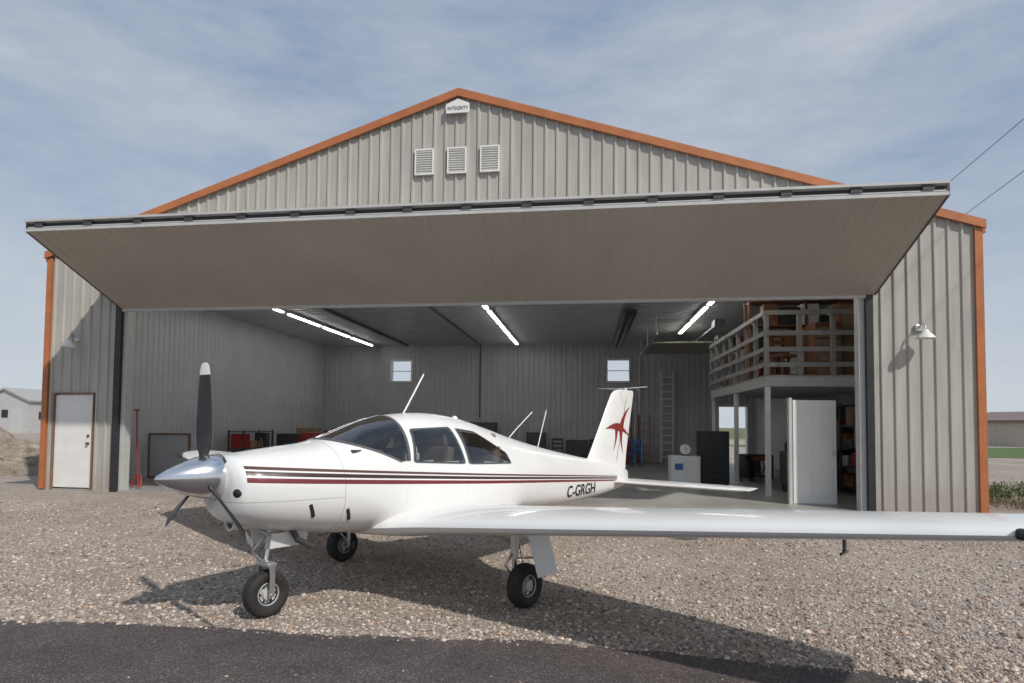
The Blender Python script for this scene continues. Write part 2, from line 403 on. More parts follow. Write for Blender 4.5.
# wall lamps
for p,z in ((.80,3.2),(17.93,3.22)):
    e=empty('barn_wall_lamp',H(p,0,z))
    box('wall_plate',(0,-.03,.12),(.12,.05,.12),GAL,e,bev=.01)
    tube('arm',[(0,-.04,.12),(0,-.12,.17),(0,-.22,.17),(0,-.27,.10),(0,-.27,.03)],.014,GAL,e)
    lathe('shade',[(.03,.06),(.055,.04),(.07,0),(.12,-.04),(.155,-.09),(.158,-.10),(.145,-.09),(.11,-.045),(.02,-.02)],'z',(0,-.27,0),WHT,e,24)
    lathe('bulb',[(.0,-.11),(.04,-.09),(.045,-.06),(.02,-.01)],'z',(0,-.27,0),WHT,e,16)
for (p0,p1,z0,z1) in BH:
    z0=max(z0,0)
    L=[((p0-.03,D-.1,(z0+z1)/2),(.07,.3,z1-z0+.13)),((p1+.03,D-.1,(z0+z1)/2),(.07,.3,z1-z0+.13)),(((p0+p1)/2,D-.1,z1+.03),(p1-p0-.01,.3,.07))]
    if z0>.5: L+=[(((p0+p1)/2,D-.1,z0-.03),(p1-p0-.01,.3,.07)),(((p0+p1)/2,D-.08,(z0+z1)/2),(p1-p0-.01,.04,.03))]
    boxes('window_frame',L,WHT,hg)
# interior lights
lights=empty('fluorescent_lights',HM)
L=[];T=[]
for p in (2.8,9.1,15.3):
    for q in (1.6,4.4,7.2,9.9,12.6):
        if p>15 and q>12: continue
        L.append(((p,q,4.92),(.14,2.44,.07))); T.append(((p-.035,q,4.868),(.025,2.40,.025))); T.append(((p+.035,q,4.868),(.025,2.40,.025)))
boxes('fixture_housing',L,WHT,lights); boxes('tubes',T,TUBE,lights)
e=empty('radiant_tube_heater',HM)
boxes('reflector',[((13.2,9.9,4.80),(.34,8.2,.05)),((13.03,9.9,4.76),(.02,8.2,.10)),((13.37,9.9,4.76),(.02,8.2,.10))],DKG,e); cyl('burner_tube',(13.2,5.8,4.72),(13.2,14.0,4.72),.05,BLK,e)
boxes('hanger_rods',[((13.2,q,4.9),(.02,.02,.2)) for q in (6.5,9.5,12.5)],DKG,e)
e=empty('ceiling_conduit',HM)
boxes('pipe_run',[((4.2,8.5,4.93),(.10,12,.08)),((7.4,9,4.95),(.05,11,.05)),((7.4,D-.24,3.4),(.05,.05,3.2))],DKG,e)
e=empty('overhead_sectional_door',HM)
boxes('panel',[((15.9,12.6-k*.56,4.35),(3.4,.54,.05)) for k in range(6)],PLY,e)
boxes('tracks',[((14.15,11,4.38),(.05,6.5,.06)),((17.65,11,4.38),(.05,6.5,.06)),((14.15,D-.25,2.2),(.06,.06,4.3)),((17.2,D-.25,3.4),(.06,.06,1.8))]+[((x_,q_,4.7),(.03,.03,.6)) for x_ in (14.15,17.65) for q_ in (8,11,14)],GAL,e)
boxes('opener_rail',[((15.9,10,4.62),(.08,5.5,.06)),((15.9,7.4,4.62),(.3,.5,.22))],DKG,e)
# mezzanine
mz=empty('mezzanine_loft',HM)
P0,P1,Q0,Q1=15.9,18.75,2.3,8.6
box('deck',((P0+P1)/2,(Q0+Q1)/2,2.66),(P1-P0,Q1-Q0,.03),PLY,mz)
boxes('joists',[((P0+.02,(Q0+Q1)/2,2.53),(.04,Q1-Q0,.22)),((P1-.02,(Q0+Q1)/2,2.53),(.04,Q1-Q0,.22))]+[((( P0+P1)/2,Q0+.02+k*.624,2.53),(P1-P0-.085,.04,.22)) for k in range(11)],LGY,mz)
rl=[]
for q in np.linspace(Q0+.03,Q1-.03,8): rl.append(((P0+.03,q,3.38),(.09,.09,1.4)))
for p in np.linspace(P0+.03,P1-.05,5)[1:]: rl.append(((p,Q0+.03,3.38),(.09,.09,1.4)))
for z in (2.90,3.24,3.60,4.06):
    rl.append(((P0-.03,(Q0+Q1)/2,z),(.03,Q1-Q0,.10))); rl.append((((P0+P1)/2,Q0-.03,z),(P1-P0,.03,.10)))
boxes('railing',rl,MGY,mz)
boxes('columns',[((P0+.06,Q0+.08,1.2),(.10,.10,2.42)),((P0+.06,Q1-.1,1.2),(.10,.10,2.42)),((P1-.1,Q0+.08,1.2),(.10,.10,2.42)),((P0+.06,5.4,1.2),(.1,.1,2.42))],WHT,mz)
def chair(p,q,z,rot,mat,nm='wooden_chair'):
    e=empty(nm,H(p,q,z,rot))
    boxes('legs',[((x_,y_,.22),(.05,.05,.44)) for x_ in (-.2,.2) for y_ in (-.2,.2)],mat,e)
    box('seat',(0,0,.46),(.48,.48,.05),mat,e,bev=.01)
    boxes('back',[((-.2,.21,.74),(.05,.05,.52)),((.2,.21,.74),(.05,.05,.52)),((0,.21,.62),(.35,.03,.1)),((0,.21,.80),(.35,.03,.1)),((0,.21,.96),(.35,.03,.1))],mat,e)
chair(16.45,2.75,2.675,.3,WOOD); chair(16.9,4.4,2.675,-.5,WOOD); chair(16.5,5.4,2.675,1.2,WOOD)
e=empty('wooden_cabinet',H(18.1,3.1,2.675)); box('body',(0,0,.85),(.9,.5,1.7),WOOD,e,bev=.01); boxes('doors',[((-.22,-.26,.85),(.40,.02,1.58)),((.22,-.26,.85),(.40,.02,1.58))],CARD,e)
e=empty('wooden_cabinet',H(17.3,2.8,2.675,.1)); box('body',(0,0,.6),(.6,.45,1.2),WOOD,e,bev=.01); boxes('drawers',[((0,-.235,.16+.27*k),(.54,.02,.23)) for k in range(4)],CARD,e,bev=.004)
def shelving(name,M_,w_,d_,h_,nl_,fr_,seed):
    r=np.random.default_rng(seed); e=empty(name,M_)
    boxes('uprights',[((x_,y_,h_/2),(.05,.05,h_)) for x_ in np.linspace(-w_/2,w_/2,max(2,int(w_/1.1)+1)) for y_ in (-d_/2,d_/2)],fr_,e)
    zs=np.linspace(.12,h_-.05,nl_); boxes('shelves',[((0,0,z),(w_,d_+.03,.03)) for z in zs],fr_,e)
    grp={}
    gap=zs[1]-zs[0]
    for i,z in enumerate(zs[:-1]):
        x=-w_/2+.08
        while x<w_/2-.3:
            bw=.18+.3*r.random(); bh=min(gap-.06,.12+(gap-.1)*r.random())
            if r.random()<.86: grp.setdefault(int(r.integers(0,7)),[]).append(((x+bw/2,r.normal(0,.02),z+.017+bh/2),(bw-.02,d_*.8,bh)))
            x+=bw+.02
    for k,l in grp.items(): boxes('stored_box',l,[CARD,WOOD,DKG,WHT,CARD,BLK,REDP][k],e,bev=.004)
shelving('loft_shelving',H(17.2,3.9,2.675,0),2.6,.45,1.95,4,WOOD,3)
shelving('loft_shelving',H(18.35,6.4,2.675,R(90)),3.6,.45,1.9,4,WOOD,5)
shelving('loft_shelving',H(17.0,8.2,2.675,0),2.0,.45,1.7,4,MGY,6)
e=empty('stacked_boxes',H(0,0,2.675))
bl={}
for k in range(26):
    p=16.25+1.2*rng.random(); q=4.4+3.3*rng.random()
    w_,d_,h_=.35+.3*rng.random(),.35+.3*rng.random(),.3+.75*rng.random()
    bl.setdefault(k%6,[]).append(((p,q,h_/2+.003*k%.02),(w_,d_,h_),Matrix.Rotation(rng.random(),3,'Z')))
for k,l in bl.items(): boxes('carton',l,[CARD,WOOD,DKG,WHT,WOOD,MGY][k],e,bev=.006)
# open white door at front right
e=empty('interior_door',H(16.42,.85,0,R(4)))
box('leaf',(0,0,1.04),(.82,.045,2.03),WHT,e,bev=.003)
boxes('panels',[((x_,-.028,z_),(.27,.012,h_)) for x_ in (-.19,.19) for z_,h_ in ((.45,.55),(1.15,.55),(1.73,.32))],WHT,e,bev=.004)
lathe('knob',[(0,-.09),(.028,-.08),(.028,-.06),(.01,-.05),(.01,-.02)],'y',(.34,0,1.0),GAL,e,16)
box('jamb_post',(-.46,.02,1.05),(.06,.1,2.1),LGY,e); box('sill',(0,.02,.012),(.84,.1,.02),LGY,e)
# goods under the loft
shelving('storage_shelf',H(18.3,5.2,0,R(90)),5.2,.55,2.1,5,DKG,8)
e=empty('floor_machine',H(16.9,3.4,0)); box('body',(0,0,.55),(.6,.9,.8),DKG,e,bev=.04); cyl('drum',(0,-.3,1.05),(0,.3,1.05),.22,BLK,e); tube('handle',[(-.2,-.45,.8),(-.2,-.7,1.15),(.2,-.7,1.15),(.2,-.45,.8)],.018,GAL,e); boxes('feet',[((x_,0,.075),(.1,.7,.15)) for x_ in (-.22,.22)],BLK,e)
e=empty('shop_vacuum',H(16.4,6.3,0)); lathe('drum',[(0,.1),(.22,.1),(.24,.3),(.24,.55),(.20,.62),(.12,.72),(0,.74)],'z',(0,0,0),BLK,e,24); tube('hose',[(.2,0,.5),(.4,-.1,.7),(.45,-.2,.4),(.3,-.35,.1)],.025,DKG,e); boxes('casters',[((x_,y_,.05),(.05,.05,.1)) for x_ in (-.15,.15) for y_ in (-.15,.15)],BLK,e)
e=empty('generator',H(17.0,7.6,0)); boxes('frame',[((x_,y_,.35),(.04,.04,.7)) for x_ in (-.4,.4) for y_ in (-.25,.25)]+[((0,y_,z_),(.8,.04,.04)) for y_ in (-.25,.25) for z_ in (.06,.68)],BLK,e); box('engine',(-.1,0,.32),(.4,.38,.4),DKG,e,bev=.03); box('tank',(0,0,.58),(.6,.36,.14),REDP,e,bev=.03)
e=empty('storage_locker',H(15.25,4.9,0)); box('body',(0,0,.72),(.72,.6,1.36),BLK,e,bev=.015)
boxes('drawer_fronts',[((0,-.31,.2+.2*k),(.64,.02,.17)) for k in range(4)]+[((0,-.31,1.16),(.64,.02,.38))],BLK,e,bev=.004); boxes('handles',[((0,-.335,.26+.2*k),(.5,.02,.015)) for k in range(4)],DKG,e); boxes('feet',[((x_,0,.02),(.06,.5,.04)) for x_ in (-.3,.3)],BLK,e)
e=empty('white_cabinet',H(14.45,4.4,0)); box('body',(0,0,.39),(.72,.6,.74),WHT,e,bev=.012); boxes('door',[((-.18,-.31,.40),(.33,.02,.62)),((.18,-.31,.40),(.33,.02,.62))],WHT,e,bev=.006); box('label',(-.17,-.323,.5),(.2,.004,.16),BLU,e); boxes('feet',[((x_,0,.01),(.06,.5,.02)) for x_ in (-.3,.3)],BLK,e)
e=empty('wall_clock',H(14.5,4.5,.76)); cyl('face',(0,0,.16),(0,.05,.16),.13,WHT,e,n=28); boxes('stand',[((0,.03,.015),(.2,.1,.03))],BLK,e); boxes('hands',[((0,-.006,.20),(.012,.006,.08)),((.03,-.006,.16),(.06,.006,.012))],BLK,e)
# ladders on the back wall
ORG=simple('fibreglass_orange',(.42,.20,.08),.5,0,.1,6)
e=empty('extension_ladder',H(15.25,D-.45,0))
boxes('rails',[((x_,0,1.9),(.08,.04,3.8)) for x_ in (-.24,.24)],WHT,e); boxes('rungs',[((0,0,.25+.3*k),(.40,.04,.06)) for k in range(12)],WHT,e)
e=empty('step_ladder',H(14.35,D-.6,0)); boxes('rails',[((x_,0,1.0),(.06,.05,2.0)) for x_ in (-.2,.2)],ORG,e); boxes('rungs',[((0,0,.25+.3*k),(.34,.08,.04)) for k in range(6)],GAL,e)
# workbench & clutter on left/back
e=empty('workbench',H(2.3,D-1.2,0))
box('top',(0,0,.92),(3.2,.7,.06),PLY,e,bev=.005); boxes('legs',[((x_,y_,.44),(.08,.08,.88)) for x_ in (-1.5,0,1.5) for y_ in (-.28,.28)],WOOD,e); box('shelf',(0,0,.3),(3.1,.6,.03),PLY,e)
for k in range(9): box('tool_box',(-1.4+.34*k,.05*(k%3),.95+.12+.06*(k%3)),(.26,.3,.24+.12*(k%3)),[REDP,DKG,BLU,CARD,BLK][k%5],e,bev=.01)
for (p,q,w_,h_,mt,nm) in ((1.2,9.5,.7,1.1,DKG,'tool_chest'),(1.2,11.2,.8,1.3,CARD,'carton_stack'),(4.4,D-.8,.7,1.2,BLK,'tool_chest'),(2.5,8.6,.6,1.15,REDP,'tool_chest'),(3.4,10.5,.8,1.25,WHT,'tool_chest'),(7.6,D-.7,1.2,1.6,DKG,'steel_cabinet'),(9.9,D-.7,.8,1.2,DKG,'steel_cabinet'),(11.6,D-.7,.9,.9,DKG,'tool_chest'),(13.4,D-.8,.6,1.05,REDP,'tool_chest')):
    e=empty(nm,H(p,q,0)); box('body',(0,0,h_/2+.03),(w_,.55,h_-.04),mt,e,bev=.012); boxes('drawers',[((0,-.285,.14+(h_-.12)*(k+.1)/4),(w_-.08,.02,(h_-.2)/4-.02)) for k in range(4)],mt,e,bev=.003); boxes('casters',[((x_,0,.015),(.06,.45,.03)) for x_ in (-w_/2+.06,w_/2-.06)],BLK,e)
shelving('wall_shelving',H(5.9,D-.55,0,0),2.0,.5,1.5,4,DKG,12)
shelving('wall_shelving',H(1.0,7.2,0,R(90)),1.9,.5,1.25,3,DKG,15)
chair(2.9,7.4,0,2.6,REDP,'folding_chair'); chair(3.5,7.9,0,3.4,REDP,'folding_chair'); chair(1.9,6.6,0,2.0,DKG,'folding_chair')
chair(12.4,11.5,0,.6,DKG,'folding_chair'); chair(13.7,12.2,0,-.8,BLU,'folding_chair'); chair(10.9,12.4,0,.2,DKG,'folding_chair')
e=empty('leaning_pipes',H(13.95,D-.4,0))
for k in range(5): tube('pipe',[(-.3+.14*k,-.25,.03),(-.26+.15*k,.1,2.0+.25*(k%3))],.025,[GAL,WOOD,WHT,WOOD,GAL][k],e)
e=empty('leaning_board',H(1.05,2.9,0)); boxes('frame',[((0,0,.03),(1.2,.05,.05)),((0,.0,1.17),(1.2,.05,.05)),((-.58,0,.6),(.05,.05,1.1)),((.58,0,.6),(.05,.05,1.1))],BRNT,e); box('sheet',(0,.01,.6),(1.12,.015,1.08),LIN,e)
e=empty('red_tow_bar',H(2.08,.35,0)); tube('bar',[(0,.05,.03),(-.03,.02,.8),(-.06,0,1.75)],.018,REDP,e); tube('handle',[(-.12,0,1.75),(.0,0,1.75)],.018,REDP,e); tube('fork',[(-.12,-.02,.03),(-.08,.03,.28),(.08,.03,.28),(.12,-.02,.03)],.016,REDP,e)
e=empty('bicycle',H(1.9,8.0,0,R(80)))
for x_ in (-.5,.5):
    lathe('tyre',[(.33,-.015),(.345,0),(.33,.015),(.315,0),(.33,-.015)],'y',(x_,0,.345),RUB,e,32)
tube('frame',[(-.5,0,.345),(-.15,0,.8),(.38,0,.82),(.5,0,.345)],.015,BLU,e); tube('frame_low',[(.38,0,.8),(-.05,0,.32),(-.5,0,.345),(-.05,0,.32),(-.18,0,.88)],.015,BLU,e); box('saddle',(-.18,0,.91),(.24,.12,.05),BLK,e,bev=.02); tube('bars',[(.36,-.28,.98),(.36,0,.95),(.36,.28,.98)],.013,BLK,e)
# ------------------------------------------------------------------ distant buildings
def shed(name,x,y,w,d,h,rise,wall,roof,rot=0,bz=.2,doors=True):
    e=empty(name,Matrix.Translation((x,y,bz))@Matrix.Rotation(rot,4,'Z'))
    poly=[(-w/2,-.2),(w/2,-.2),(w/2,h),(0,h+rise),(-w/2,h)]
    prism('walls',poly,-d/2,d/2,wall,e)
    prism('roof',[(-w/2-.3,h-.1),(0,h+rise+.02),(w/2+.3,h-.1),(w/2+.3,h+.1),(0,h+rise+.25),(-w/2-.3,h+.1)],-d/2-.3,d/2+.3,roof,e)
    if doors:
        boxes('doors',[((-w/4,-d/2-.03,h*.38),(w*.26,.06,h*.76)),((w/4,-d/2-.03,h*.38),(w*.26,.06,h*.76))],LGY,e); boxes('windows',[((w/2+.02,k*d/5,h*.55),(.04,1.0,.9)) for k in (-1.5,-.5,.5,1.5)]+[((0,-d/2-.03,h*.6),(.8,.04,.9))],BLK,e)
TAN=simple('tan_wall',(.48,.43,.35),.6); GRYW=simple('grey_wall',(.46,.46,.46),.6); BRN=simple('brown_roof',(.2,.15,.12),.6)
shed('distant_shed',-65,84,9,12,3.4,1.2,TAN,ROOFM,.2)
shed('distant_shed',-56.2,80,6,10,3.8,1.3,GRYW,ROOFM,-.1)
shed('distant_shed',-82,92,11,12,3.5,1.3,GRYW,BRN,.1)
shed('distant_shed',57,66,18,10,2.4,.9,TAN,BRN,.25,doors=False)
for pts_ in ([(18.1,36,9.04),(10.4,7.5,9.04)],[(18.6,34,8.24),(11.2,9,8.24)]):
    (x0,y0,z0),(x1,y1,z1)=pts_
    tube('power_line',[(x0+(x1-x0)*t*1.6,y0+(y1-y0)*t*1.6,z0-.9*t*1.6*(1-t)*.3) for t in np.linspace(0,1,14)],.009,DKG)
e=empty('utility_pole',Matrix.Translation((18.35,36,0))); cyl('post',(0,0,0),(0,0,9.6),.14,WOOD,e,r2=.1); box('crossarm',(0,0,9.0),(1.6,.1,.12),WOOD,e)
# ------------------------------------------------------------------ aircraft
fx,fy=-.670,-.742
PL=empty('parked_light_aircraft',Matrix.Translation((-.74,7.20,0))@Matrix.Rotation(math.atan2(fy,fx),4,'Z'))
ST=np.array([ # x, zbot, zw, ztop, w
(2.34,.98,1.22,1.41,.27),(2.30,.92,1.22,1.445,.345),(2.22,.875,1.21,1.465,.40),(2.05,.82,1.19,1.49,.46),(1.8,.77,1.17,1.52,.515),(1.4,.71,1.145,1.575,.565),
(1.15,.68,1.135,1.66,.585),(.9,.66,1.125,1.75,.595),(.65,.65,1.12,1.815,.60),(.35,.64,1.12,1.855,.60),(0,.64,1.12,1.865,.60),(-.4,.64,1.115,1.82,.59),
(-.8,.64,1.10,1.73,.555),(-1.3,.645,1.07,1.605,.50),(-2.0,.65,1.02,1.46,.40),(-3.0,.67,.955,1.295,.265),(-3.8,.73,.93,1.18,.165),(-4.3,.79,.925,1.09,.085),(-4.48,.84,.92,1.03,.03)])
ST=ST[::-1].copy(); sxs=ST[:,0]
sl=np.gradient(ST[:,1:],sxs,axis=0)
def sec(x):
    i=int(min(len(sxs)-2,max(0,np.searchsorted(sxs,x)-1))); h=sxs[i+1]-sxs[i]; t=(x-sxs[i])/h
    t=min(1,max(0,t)); h00=2*t**3-3*t*t+1;h10=t**3-2*t*t+t;h01=-2*t**3+3*t*t;h11=t**3-t*t
    return h00*ST[i,1:]+h10*h*sl[i]+h01*ST[i+1,1:]+h11*h*sl[i+1]
NU=2.25
def nl(x): return 2.5+1.1*min(1,max(0,(-x-.8)/1.5))
def fpt(x,th):
    zb,zw,zt,w=sec(x); s,c=math.sin(th),math.cos(th)
    n=NU if c>=0 else nl(x)
    y=w*math.copysign(abs(s)**(2/n),s); z=zw+((zt-zw)*abs(c)**(2/n) if c>=0 else -(zw-zb)*abs(c)**(2/n))
    return Vector((x,y,z))
def side_y(x,z):
    zb,zw,zt,w=sec(x)
    if z>=zw: r=min(1,(z-zw)/(zt-zw)); n=NU
    else: r=min(1,(zw-z)/(zw-zb)); n=nl(x)
    return w*(1-r**n)**(1/n)
m,nt,b=newmat('aircraft_paint'); co=coord(nt); sx=nt.nodes.new('ShaderNodeSeparateXYZ'); nt.links.new(co,sx.inputs[0]); x_,y_,z_=sx.outputs
zl=M(nt,'SUBTRACT',z_,M(nt,'ADD',M(nt,'MULTIPLY',x_,.0618),1.172))
sc=M(nt,'ADD',.86,M(nt,'MULTIPLY',x_,.065)); zl=M(nt,'DIVIDE',zl,sc)
def band(c,hw): return M(nt,'LESS_THAN',M(nt,'ABSOLUTE',M(nt,'SUBTRACT',zl,c)),hw)
inx=M(nt,'MULTIPLY',M(nt,'LESS_THAN',x_,2.26),M(nt,'GREATER_THAN',x_,-3.95))
bA=M(nt,'MULTIPLY',band(.055,.013),inx); bB=M(nt,'MULTIPLY',band(.010,.018),inx); bC=M(nt,'MULTIPLY',band(-.045,.021),inx)
col=mixc(nt,ramp(nt,noise(nt,co,1.5,5),[(.3,0.),(.7,1.)]),(.78,.775,.755),(.83,.825,.81))
def line(v,c,hw=.003): return M(nt,'LESS_THAN',M(nt,'ABSOLUTE',M(nt,'SUBTRACT',v,c)),hw)
ln=line(x_,1.42)
for c_ in (-1.35,-2.3,-3.1): ln=M(nt,'MAXIMUM',ln,M(nt,'MULTIPLY',line(x_,c_,.002),.4))
ln=M(nt,'MAXIMUM',ln,M(nt,'MULTIPLY',line(z_,1.08),M(nt,'GREATER_THAN',x_,1.42)))
dl=M(nt,'MULTIPLY',M(nt,'MAXIMUM',line(x_,.72,.002),line(x_,-.12,.002)),M(nt,'MULTIPLY',M(nt,'GREATER_THAN',z_,.9),M(nt,'LESS_THAN',z_,1.35)))
ln=M(nt,'MAXIMUM',ln,M(nt,'MULTIPLY',dl,.5))
col=mixc(nt,M(nt,'MULTIPLY',ln,.55),col,(.15,.14,.13))
col=mixc(nt,bA,col,(.10,.045,.035)); col=mixc(nt,bB,col,(.045,.018,.018)); col=mixc(nt,bC,col,(.17,.018,.02))
gr=M(nt,'MULTIPLY',M(nt,'MULTIPLY',M(nt,'LESS_THAN',z_,.80),.35),noise(nt,co,4,5))
col=mixc(nt,gr,col,(.3,.28,.25))
nt.links.new(col,b.inputs['Base Color']); b.inputs['Roughness'].default_value=.33; b.inputs['Coat Weight'].default_value=.5; b.inputs['Coat Roughness'].default_value=.08
FUS=m
WP=simple('white_aircraft_paint',(.80,.795,.775),.33,0,.03,1.6,coat=.5)
MAR=simple('dark_red_decal',(.24,.03,.02),.4,0,.05,4)
GLS,gn,gb2=newmat('cockpit_glass')
out=gn.nodes['Material Output']; tr=gn.nodes.new('ShaderNodeBsdfTransparent'); tr.inputs[0].default_value=(.66,.70,.70,1)
gl=gn.nodes.new('ShaderNodeBsdfGlossy'); gl.inputs['Roughness'].default_value=.02
fr=gn.nodes.new('ShaderNodeFresnel'); fr.inputs[0].default_value=1.55
mxs=gn.nodes.new('ShaderNodeMixShader'); gn.links.new(M(gn,'MINIMUM',1,M(gn,'MULTIPLY',fr.outputs[0],2.4)),mxs.inputs[0]); gn.links.new(tr.outputs[0],mxs.inputs[1]); gn.links.new(gl.outputs[0],mxs.inputs[2]); gn.links.new(mxs.outputs[0],out.inputs[0])
INT=simple('cabin_interior',(.07,.065,.06),.8,0,.2,5); SEAT=simple('seat_leather',(.24,.17,.12),.6,0,.2,5)
SEAL=simple('window_seal',(.10,.10,.10),.5)
w1=[(.62,1.37),(.54,1.68),(.0,1.705),(-.09,1.33)]
w2=[(-.16,1.325),(-.10,1.69),(-.40,1.655),(-.86,1.42),(-.92,1.30)]
def smoothpoly(poly,cut=2,seg=6):
    pts=[]
    for (a,b_) in zip(poly,poly[1:]+poly[:1]):
        for t in np.linspace(0,1,seg,endpoint=False): pts.append((a[0]+(b_[0]-a[0])*t,a[1]+(b_[1]-a[1])*t))
    for _ in range(cut):
        q=[]
        for a,b_ in zip(pts,pts[1:]+pts[:1]): q+= [(a[0]*.75+b_[0]*.25,a[1]*.75+b_[1]*.25),(a[0]*.25+b_[0]*.75,a[1]*.25+b_[1]*.75)]
        pts=q
    return pts
def inpoly(pt,poly):
    x,y=pt; c=False; j=len(poly)-1
    for i in range(len(poly)):
        xi,yi=poly[i];xj,yj=poly[j]
        if (yi>y)!=(yj>y) and x<(xj-xi)*(y-yi)/(yj-yi)+xi: c=not c
        j=i
    return c
def wsb(th):
    u=abs(th)/R(71); xf=1.36-.07*u-.52*u**2.6; xr=.62+.06*u**2
    return xr,max(xf,xr+.02)
def shrink(poly,d):
    cx=sum(p[0] for p in poly)/len(poly); cz=sum(p[1] for p in poly)/len(poly)
    return [(p[0]-d*np.sign(p[0]-cx),p[1]-d*np.sign(p[1]-cz)*.8) for p in poly]
P1s,P2s=smoothpoly(shrink(w1,.012)),smoothpoly(shrink(w2,.012))
xsF=np.concatenate([np.linspace(-4.48,-1.0,60),np.linspace(-.985,1.42,170),np.linspace(1.43,2.05,14),np.linspace(2.07,2.34,14)]); NM=180
V=[];F=[]
for x in xsF:
    for k in range(NM): V.append(fpt(x,2*math.pi*k/NM))
for i in range(len(xsF)-1):
    for k in range(NM):
        j=(k+1)%NM; xm=(xsF[i]+xsF[i+1])/2; th=2*math.pi*(k+.5)/NM
        th_=th if th<=math.pi else th-2*math.pi
        pm=fpt(xm,th)
        if -1<xm<1.4 and pm.z>1.25:
            if inpoly((xm,pm.z),P1s) or inpoly((xm,pm.z),P2s): continue
            if abs(th_)<R(69.5):
                xr,xf=wsb(th_)
                if xr+.012<xm<xf-.012: continue
        F.append((i*NM+k,(i+1)*NM+k,(i+1)*NM+j,i*NM+j))
F.append(tuple(range(NM))); F.append(tuple((len(xsF)-1)*NM+k for k in range(NM))[::-1])
fo=fixn(mk('fuselage',V,F,FUS,PL)); autosm(fo,50)
V=[];F=[];xi=np.linspace(-.98,1.40,40)
for x in xi:
    for k in range(24):
        a=k/23
        th=R(84)+a*(2*math.pi-2*R(84)); p=fpt(x,th); V.append((x,p.y*.95,max(p.z,.80)))
for i in range(len(xi)-1):
    for k in range(23): F.append((i*24+k,i*24+k+1,(i+1)*24+k+1,(i+1)*24+k))
mk('cabin_tub',V,F,INT,PL)
for xx,nm in ((1.22,'instrument_panel'),(-.97,'rear_bulkhead')):
    pts_=[fpt(xx,2*math.pi*k/40) for k in range(40)]
    zc=1.50 if xx>0 else 9
    mk(nm,[(xx,p.y*.94,min(p.z-.01,zc)) for p in pts_],[tuple(range(40))],INT,PL)
box('glareshield',(1.10,0,1.475),(.36,.92,.04),INT,PL,bev=.015)
for xx in (.15,-.62):
    for yy in (-.27,.27):
        box('seat_cushion',(xx+.18,yy,1.0),(.46,.44,.14),SEAT,PL,bev=.04); box('seat_back',(xx-.10,yy,1.27),(.12,.42,.48),SEAT,PL,Matrix.Rotation(R(-12),3,'Y'),bev=.04); box('headrest',(xx-.17,yy,1.57),(.08,.22,.14),SEAT,PL,bev=.03)
for yy in (-.25,.25): tube('control_yoke',[(1.2,yy,1.35),(.98,yy,1.35),(.95,yy-.12,1.42),(.98,yy,1.35),(.95,yy+.12,1.42)],.014,BLK,PL)
tube('headset_band',[(.52,.40+.09*math.cos(a),1.45+.09*math.sin(a)) for a in np.linspace(-.3,math.pi+.3,12)],.012,WHT,PL)
boxes('headset_cups',[((.52,.31,1.41),(.06,.03,.08)),((.52,.49,1.41),(.06,.03,.08))],WHT,PL,bev=.01)
def patch(name,poly,side,mat,off=.004,rings=7,cut=2,inner=0):
    pts=smoothpoly(poly,cut)
    cx=sum(p[0] for p in pts)/len(pts); cz=sum(p[1] for p in pts)/len(pts); n=len(pts)
    V=[];F=[]
    for r in range(rings+1):
        k=r/rings
        if inner: k=inner+(1-inner)*k
        for p in pts:
            x=cx+(p[0]-cx)*k; z=cz+(p[1]-cz)*k
            y=side_y(x,z); e_=.004; y2=side_y(x,z+e_); ny,nz=e_,-(y2-y); l=math.hypot(ny,nz); V.append((x,side*(y+off*ny/l),z+off*nz/l))
    for r in range(rings):
        for i in range(n):
            j=(i+1)%n; F.append((r*n+i,r*n+j,(r+1)*n+j,(r+1)*n+i))
    return fixn(mk(name,V,F,mat,PL,smooth=True))
def grow(poly,d): return shrink(poly,-d)
for s_ in (1,-1):
    patch('window_seal',grow(w1,.014),s_,SEAL,.004,3,2,.90); patch('door_window',w1,s_,GLS,.007)
    patch('window_seal',grow(w2,.014),s_,SEAL,.004,3,2,.90); patch('rear_window',w2,s_,GLS,.007)
def wscreen(name,mat,off,x0f,x1f,ta,tb,A=60,Bn=12):
    V=[];F=[]
    for i in range(A+1):
        th=ta+(tb-ta)*i/A; xr,xf=wsb(th)
        for j in range(Bn+1):
            xa_,xb_=x0f(xr,xf),x1f(xr,xf)
            x=xa_+(xb_-xa_)*j/Bn; p=fpt(x,th); a=fpt(x,th+.01); b_=fpt(x+.01,th); n=(b_-p).cross(a-p); n=n.normalized()
            if n.dot(Vector((0,p.y,p.z-1.1)))<0: n=-n
            V.append(p+n*off)
    for i in range(A):
        for j in range(Bn): q=i*(Bn+1)+j; F.append((q,q+1,q+Bn+2,q+Bn+1))
    return fixn(mk(name,V,F,mat,PL,smooth=True))
TT=R(70.5)
wscreen('windshield',GLS,.007,lambda r,f:r,lambda r,f:f,-TT,TT)
wscreen('windshield_seal_front',SEAL,.009,lambda r,f:f-.02,lambda r,f:f+.012,-TT,TT,60,2)
wscreen('windshield_seal_rear',SEAL,.009,lambda r,f:r-.012,lambda r,f:r+.02,-TT,TT,60,2)
wscreen('windshield_divider',WP,.012,lambda r,f:r-.01,lambda r,f:f+.01,-.022,.022,2,12)
